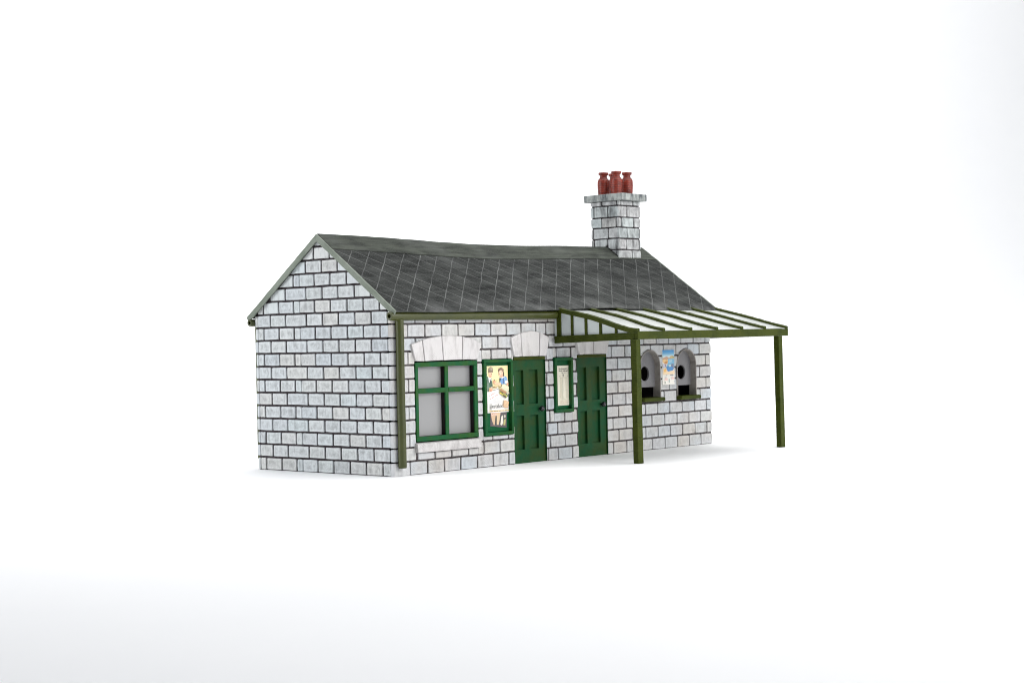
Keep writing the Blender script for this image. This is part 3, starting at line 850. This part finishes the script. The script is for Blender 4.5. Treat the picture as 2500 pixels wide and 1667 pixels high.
# seaside poster pasted straight on the wall
p = Poster(11.665, 12.285, 3.075, 1.985, -0.012)
p.sheet((250, 246, 238))
Q = lambda x, y: ((x - 228) / 405.0, (y - 212) / 1190.0)
def sh(pts, rgb): p.shape([Q(*q) for q in pts], rgb)
cols = [(58, 138, 206), (66, 146, 210), (82, 158, 216), (104, 174, 222), (136, 196, 230), (170, 214, 236), (204, 230, 238), (224, 236, 232)]
for i, c in enumerate(cols): sh([(232, 216 + i * 34), (628, 216 + i * 34), (628, 252 + i * 34), (232, 252 + i * 34)], c)
sh([(232, 540), (232, 500), (290, 470), (370, 440), (440, 480), (450, 540)], (216, 168, 140)); sh([(460, 500), (500, 430), (560, 415), (628, 450), (628, 520), (470, 530)], (220, 186, 132)); sh([(560, 440), (628, 450), (628, 490), (580, 490)], (168, 172, 112))
sh([(420, 520), (628, 520), (628, 800), (560, 930), (395, 960), (350, 800), (400, 700)], (122, 190, 226)); sh([(430, 540), (560, 560), (540, 640), (440, 660)], (164, 208, 230))
sh([(232, 545), (380, 540), (415, 600), (390, 690), (290, 680), (232, 620)], (246, 196, 124)); sh([(300, 610), (395, 600), (380, 690), (290, 690)], (214, 144, 84)); sh([(240, 570), (330, 560), (320, 620), (250, 620)], (250, 216, 156))
sh([(232, 690), (350, 700), (330, 810), (232, 830)], (206, 204, 222)); sh([(300, 700), (340, 720), (330, 800), (310, 800)], (142, 124, 152))
sh([(520, 700), (600, 690), (606, 880), (560, 900), (510, 800)], (122, 130, 160)); sh([(350, 800), (500, 760), (600, 860), (560, 930), (395, 962)], (72, 140, 208)); sh([(420, 720), (500, 730), (500, 790), (440, 800)], (208, 224, 220))
sh([(238, 860), (330, 820), (395, 962), (600, 915), (628, 940), (628, 1050), (240, 1060)], (252, 222, 184)); sh([(255, 880), (320, 850), (350, 960), (280, 980)], (248, 190, 104))
sh([(470, 1058), (585, 1062), (585, 1098), (470, 1094)], (140, 142, 148)); sh([(320, 1070), (370, 1066), (370, 1096), (320, 1100)], (190, 190, 194)); sh([(300, 1145), (345, 1140), (345, 1165), (300, 1168)], (188, 182, 184))
sh([(285, 1180), (380, 1175), (380, 1255), (290, 1260)], (246, 206, 196)); sh([(520, 1150), (600, 1145), (600, 1225), (525, 1230)], (246, 208, 204))
sh([(430, 1210), (455, 1205), (455, 1340), (430, 1340)], (176, 196, 190)); sh([(280, 1290), (305, 1290), (305, 1370), (280, 1370)], (128, 146, 128)); sh([(595, 1270), (620, 1270), (620, 1330), (595, 1330)], (196, 200, 206))
p.build(root, 'small blue seaside poster pasted between the ticket windows')

# ------------------------------------------------------------------ ticket windows
def ring_arch(cx, half, z0, zs, n=24):
    pts = [(cx - half, z0)]
    for i in range(n + 1):
        a = PI - PI * i / n; pts.append((cx + half * math.cos(a), zs + half * 0.98 * math.sin(a)))
    pts.append((cx + half, z0)); return pts
tw = MB()
cx = TICK[1]; half, zs = 0.505, 2.58
# the grey panel with a round speaking hole, as a strip between the outline and the hole
N = 64; hc = (cx - 0.02, 2.35); hr = 0.225
def outline(a):       # ray from hole centre to panel border
    dx, dz = math.cos(a), math.sin(a); best = 9
    lo, hi = 0.0, 3.0
    for _ in range(40):
        t = (lo + hi) / 2; x, z = hc[0] + dx * t, hc[1] + dz * t
        inside = abs(x - cx) <= half and z >= 1.93 and (z <= zs or (x - cx) ** 2 + ((z - zs) / 0.98) ** 2 <= half ** 2)
        if inside: lo = t
        else: hi = t
    return (hc[0] + dx * lo, hc[1] + dz * lo)
angs = sorted([2 * PI * i / N for i in range(N)] + [math.atan2(1.93 - hc[1], s * half + cx - hc[0]) % (2 * PI) for s in (-1, 1)])
oo = [outline(a) for a in angs]; ii = [(hc[0] + hr * math.cos(a), hc[1] + hr * math.sin(a)) for a in angs]
yA, yB = 0.20, 0.26
tw.rings([[(q[0], yB, q[1]) for q in ii], [(q[0], yA, q[1]) for q in ii], [(q[0], yA, q[1]) for q in oo], [(q[0], yB, q[1]) for q in oo], [(q[0], yB, q[1]) for q in ii]], M['panel'], False, False)
t2 = tw.build('ticket_window', root, loc=(cx, 0.20, 1.6))
s = MB()
a_in = ring_arch(cx, 0.488, 1.60, zs); a_out = ring_arch(cx, 0.519, 1.60, zs)
s.rings([[(q[0], 0.27, q[1]) for q in a_in], [(q[0], -0.012, q[1]) for q in a_in], [(q[0], -0.012, q[1]) for q in a_out], [(q[0], 0.27, q[1]) for q in a_out]], M['reveal'], False, False, closed=False)
child(s.build('surround', loc=(cx, 0, 1.6)), t2)
s = MB(); s.box(cx - 0.53, cx + 0.53, -0.18, 0.19, 1.49, 1.615, M['olive']); child(s.build('window_sill', loc=(cx, -0.1, 1.49), bevel=0.03, segs=3), t2)
t1 = t2.copy(); col.objects.link(t1); t1.location.x = TICK[0]
for c_ in list(t2.children):
    q = c_.copy(); col.objects.link(q); q.parent = t1
t1['label'] = 'arched ticket window beside the canopy post'
t2['label'] = 'arched ticket window nearest the far corner'
# dark lining behind the ticket windows
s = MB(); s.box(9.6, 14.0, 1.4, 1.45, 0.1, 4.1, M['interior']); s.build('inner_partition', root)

# ------------------------------------------------------------------ gutters and pipes
def pipe_hollow(mb, x0, x1, y, z, r, m):
    n = 22
    rg = lambda x, rr: [(x, y + rr * math.cos(2 * PI * k / n), z + rr * math.sin(2 * PI * k / n)) for k in range(n)]
    xs = [x0 + (x1 - x0) * i / 10 for i in range(11)]
    mb.rings([rg(x0 + 0.25, r * 0.42), rg(x0 + 0.004, r * 0.5), rg(x0, r * 0.62), rg(x0, r * 0.9), rg(x0 + 0.02, r)] + [rg(x, r * random.uniform(0.985, 1.015)) for x in xs[1:]], m, True, True)
b = MB(); pipe_hollow(b, -0.175, 6.44, -0.125, 4.180, 0.112, M['olive_pipe'])
b.build('gutter', root, smooth=True)
b = MB(); pipe_hollow(b, -0.12, L + 0.1, D + 0.125, 4.13, 0.10, M['olive_pipe']); b.build('gutter', root, smooth=True)
b = MB(); tube(b, [(0.205 + 0.004 * math.sin(i), -0.115, 4.10 - i * 0.39) for i in range(10)] + [(0.207, -0.117, 0.30), (0.208, -0.119, 0.24), (0.208, -0.121, 0.215)],
     [0.109] * 10 + [0.110, 0.107, 0.094], M['olive_pipe'], 22)
b.build('downpipe', root, smooth=True)
b = MB(); tube(b, [(0.20, D + 0.10, 4.10), (0.20, D + 0.10, 0.3)], 0.109, M['olive_pipe'], 20); b.build('downpipe', root, smooth=True)

# ------------------------------------------------------------------ canopy
PROF = [(-0.02, 4.395), (-0.3, 4.33), (-0.72, 4.25), (-1.24, 4.15), (-1.52, 4.09), (-1.85, 3.98), (-2.33, 3.84), (-2.65, 3.75), (-2.9, 3.70), (-3.07, 3.685)]
def prof(y):
    for (a, b_), (c, d) in zip(PROF[:-1], PROF[1:]):
        if y >= c: return b_ + (d - b_) * (a - y) / (a - c)
    return PROF[-1][1]
# smooth the curve
ys = [-0.02 - 3.05 * i / 30 for i in range(31)]
sm = {y: sum(prof(min(-0.02, max(-3.07, y + d))) for d in (-.3, -.2, -.1, 0, .1, .2, .3)) / 7 for y in ys}
# left profile follows the photographed S curve, the others are flatter towards the far end
def cz(y, x):
    t = min(1, max(0, (x - 6.5) / 5.0))
    flat = 4.385 + (3.70 - 4.385) * ((-0.02 - y) / 3.05)
    return sm[y] * (1 - 0.75 * t) + flat * 0.75 * t
cn = MB()
ol = M['olive']
YF = -3.10
cn.box(6.465, 14.07, YF, YF + 0.13, 3.435, 3.655, ol)                       # front beam
cn.hexa([(6.47, YF + 0.132, 3.437), (6.60, YF + 0.132, 3.437), (6.60, -0.07, 3.365), (6.43, -0.07, 3.365),
         (6.47, YF + 0.132, 3.630), (6.60, YF + 0.132, 3.630), (6.60, -0.07, 3.572), (6.43, -0.07, 3.572)], ol)   # near side beam
cn.hexa([(13.94, YF + 0.132, 3.437), (14.07, YF + 0.132, 3.437), (14.28, -0.07, 3.40), (14.14, -0.07, 3.40),
         (13.94, YF + 0.132, 3.630), (14.07, YF + 0.132, 3.630), (14.28, -0.07, 3.59), (14.14, -0.07, 3.59)], ol)  # far side beam
canopy = cn.build('canopy', root, loc=(6.5, YF, 3.44), bevel=0.014)
canopy['label'] = 'olive green lean-to canopy with white ribbed roof on two posts'
xa_, xb_ = lambda y: 6.53 + (y + 0.3) * (0.02 / 2.7), lambda y: 14.33 + (y + 0.3) * (0.24 / 2.7)
g_ = MB()
for i in range(30):
    ya, yb = ys[i], ys[i + 1]
    for k_ in range(10):
        def pt(y, f, dz=0.0):
            x = xa_(y) + (xb_(y) - xa_(y)) * f; return (x, y, cz(y, x) - 0.035 + dz)
        f0, f1 = k_ / 10, (k_ + 1) / 10
        g_.poly([pt(ya, f0), pt(ya, f1), pt(yb, f1), pt(yb, f0)], M['sheet'])
        g_.poly([pt(ya, f0, -.04), pt(yb, f0, -.04), pt(yb, f1, -.04), pt(ya, f1, -.04)], M['sheet'])
o = child(g_.build('roof_panel', loc=(6.5, -1.5, 4.0), smooth=True), canopy)
rib_w = [6.53, 7.91, 9.14, 10.46, 11.78, 13.04, 14.33]
rib_f = [6.525, 7.71, 9.01, 10.30, 11.61, 12.83, 14.05]
for i, (xw, xf) in enumerate(zip(rib_w, rib_f)):
    b = MB(); rs = []
    hw = 0.058
    yend = -3.075
    for j, y in enumerate(ys):
        x = xw + (xf - xw) * ((-0.3 - y) / 2.7)
        z = cz(y, x)
        jz = random.uniform(-0.006, 0.006); jx = random.uniform(-0.004, 0.004)
        up, dn = 0.045, -0.05
        if i == 0: dn = -0.095
        rs.append([(x - hw + jx, y, z + dn), (x + hw + jx, y, z + dn), (x + hw + jx, y, z + up * .6 + jz), (x + hw * .55 + jx, y, z + up + jz), (x - hw * .55 + jx, y, z + up + jz), (x - hw + jx, y, z + up * .6 + jz)])
    b.rings(rs, ol)
    child(b.build('rib', loc=(xf, -3.0, 3.7), smooth=False), canopy)
# side infill under the near rib
b = MB(); top = [(6.53, y, cz(y, 6.5) - 0.09) for y in ys if y > -2.86]; bot = [(6.53, y, 3.575 + 0.04 * (-y / 3.1)) for y in ys if y > -2.86]
n_ = len(top)
b.rings([[(6.525, q[1], q[2]) for q in top] + [(6.525, q[1], q[2]) for q in reversed(bot)], [(6.565, q[1], q[2]) for q in top] + [(6.565, q[1], q[2]) for q in reversed(bot)]], M['side_sheet'])
side = child(b.build('side_panel', loc=(6.53, -1.5, 3.6)), canopy)
for y0, y1 in ((-0.13, -0.28), (-0.66, -0.735), (-1.17, -1.25), (-1.70, -1.775), (-2.26, -2.335)):
    yn = min(ys, key=lambda q: abs(q - (y0 + y1) / 2)); zt = cz(yn, 6.5) - 0.07
    zb_ = 3.57
    b = MB(); b.box(6.478, 6.535, y1, y0, zb_, zt, ol)
    child(b.build('glazing_bar', loc=(6.5, y0, zb_), bevel=0.012), canopy)
# posts
def post(xb, xt, tw_):
    b = MB(); rs = []
    for i in range(13):
        t = i / 12; z = 0.0 + 3.434 * t; x = xb + (xt - xb) * t; a = tw_ * (0.5 - t)
        jx = random.uniform(-0.005, 0.005)
        hx, hy = 0.112, 0.092
        ring = []
        for dx, dy in ((-hx, -hy), (hx, -hy), (hx, hy), (-hx, hy)):
            ring.append((x + jx + dx * math.cos(a) - dy * math.sin(a), -2.995 + dx * math.sin(a) + dy * math.cos(a), z))
        rs.append(ring)
    b.rings(rs, ol)
    child(b.build('post', loc=(xb, -2.995, 0), bevel=0.014), canopy)
post(6.505, 6.475, -0.2)
post(13.69, 13.64, -0.1)

# ------------------------------------------------------------------ paper sweep
k = NT('white_paper', 0.75, 0.2)
k.color(k.mix(k.noise(0.6, 3), (0.90, 0.90, 0.905, 1), (0.92, 0.92, 0.92, 1)))
bd = MB()
vd = Vector((0.7425, 0.6698, 0)); rt = Vector((0.6698, -0.7425, 0)); o0 = Vector((-29.95, -31.25, 0))
prof_ = [(-60 + i * 6.0, 0.0) for i in range(29)]
R_ = 45.0; d0 = prof_[-1][0]
for i in range(1, 25):
    a = (PI / 2) * i / 24; prof_.append((d0 + R_ * math.sin(a), R_ * (1 - math.cos(a))))
prof_ += [(d0 + R_, R_ + 10 * i) for i in range(1, 9)]
ws = [-150 + 15 * i for i in range(21)]
nv = len(ws); V = []; F = []
for d, z in prof_:
    for w_ in ws:
        q = o0 + vd * d + rt * w_; V.append((q.x, q.y, z))
for a in range(len(prof_) - 1):
    for b_ in range(nv - 1):
        F.append((a * nv + b_, a * nv + b_ + 1, (a + 1) * nv + b_ + 1, (a + 1) * nv + b_))
bd.raw(V, F, k.m)
bo = bd.build('backdrop', None, smooth=True, recalc=False)
bo['kind'] = 'structure'

# ------------------------------------------------------------------ light
W = bpy.data.worlds.new('World'); scn.world = W; W.use_nodes = True
W.node_tree.nodes['Background'].inputs['Color'].default_value = (0.74, 0.85, 1.0, 1)
W.node_tree.nodes['Background'].inputs['Strength'].default_value = 0.15

def area_light(name, loc, target, size, power, colr=(1, 1, 1), size_y=None, spread=180):
    l = bpy.data.lights.new(name, 'AREA'); l.shape = 'RECTANGLE'; l.size = size; l.size_y = size_y or size
    l.energy = power; l.color = colr; l.spread = math.radians(spread)
    ob = bpy.data.objects.new(name, l); col.objects.link(ob); ob.location = loc
    ob.rotation_euler = (Vector(target) - Vector(loc)).to_track_quat('-Z', 'Y').to_euler()
    return ob
area_light('softbox_key', (40, -47, 24), (8, 0, 2), 42, 14500, (1.0, 0.99, 0.975))
area_light('floor_fill', (5, -40, 18), (-3, -16, 0), 16, 8700, (1.0, 0.99, 0.98))  # added unseen lamp, brightens the front floor more on the right
area_light('softbox_top', (19, 0, 42), (15, 4, 0), 52, 16500, (1.0, 1.0, 1.0), spread=150)
area_light('softbox_fill', (-34, 27, 19), (0, 3, 3), 30, 3400, (0.97, 0.985, 1.0), spread=75)
area_light('background_lamp', (40, 30, 70), (77, 77, 12), 75, 72000, (1, 1, 1))
area_light('background_lamp', (-6, 62, 66), (14, 112, 16), 60, 30000, (1, 1, 1), spread=120)  # extra unseen lamp, added to whiten the left of the backdrop

# ------------------------------------------------------------------ camera
cd = bpy.data.cameras.new('camera'); cam = bpy.data.objects.new('camera', cd); col.objects.link(cam)
cam.location = (-29.9457, -31.2453, 3.5529)
cam.rotation_mode = 'XYZ'; cam.rotation_euler = (1.5686, 0.0214, -0.8369)
cd.sensor_width = 36; cd.sensor_fit = 'HORIZONTAL'; cd.lens = 36 * 4051.59 / 2500
cd.clip_start = 0.5; cd.clip_end = 2000
cd.dof.use_dof = True; cd.dof.focus_distance = 44.5; cd.dof.aperture_fstop = 0.55
scn.camera = cam
scn.render.filter_size = 1.0
scn.cycles.filter_width = 1.0
scn.view_settings.view_transform = 'Standard'; scn.view_settings.look = 'None'
scn.view_settings.exposure = 0; scn.view_settings.gamma = 1
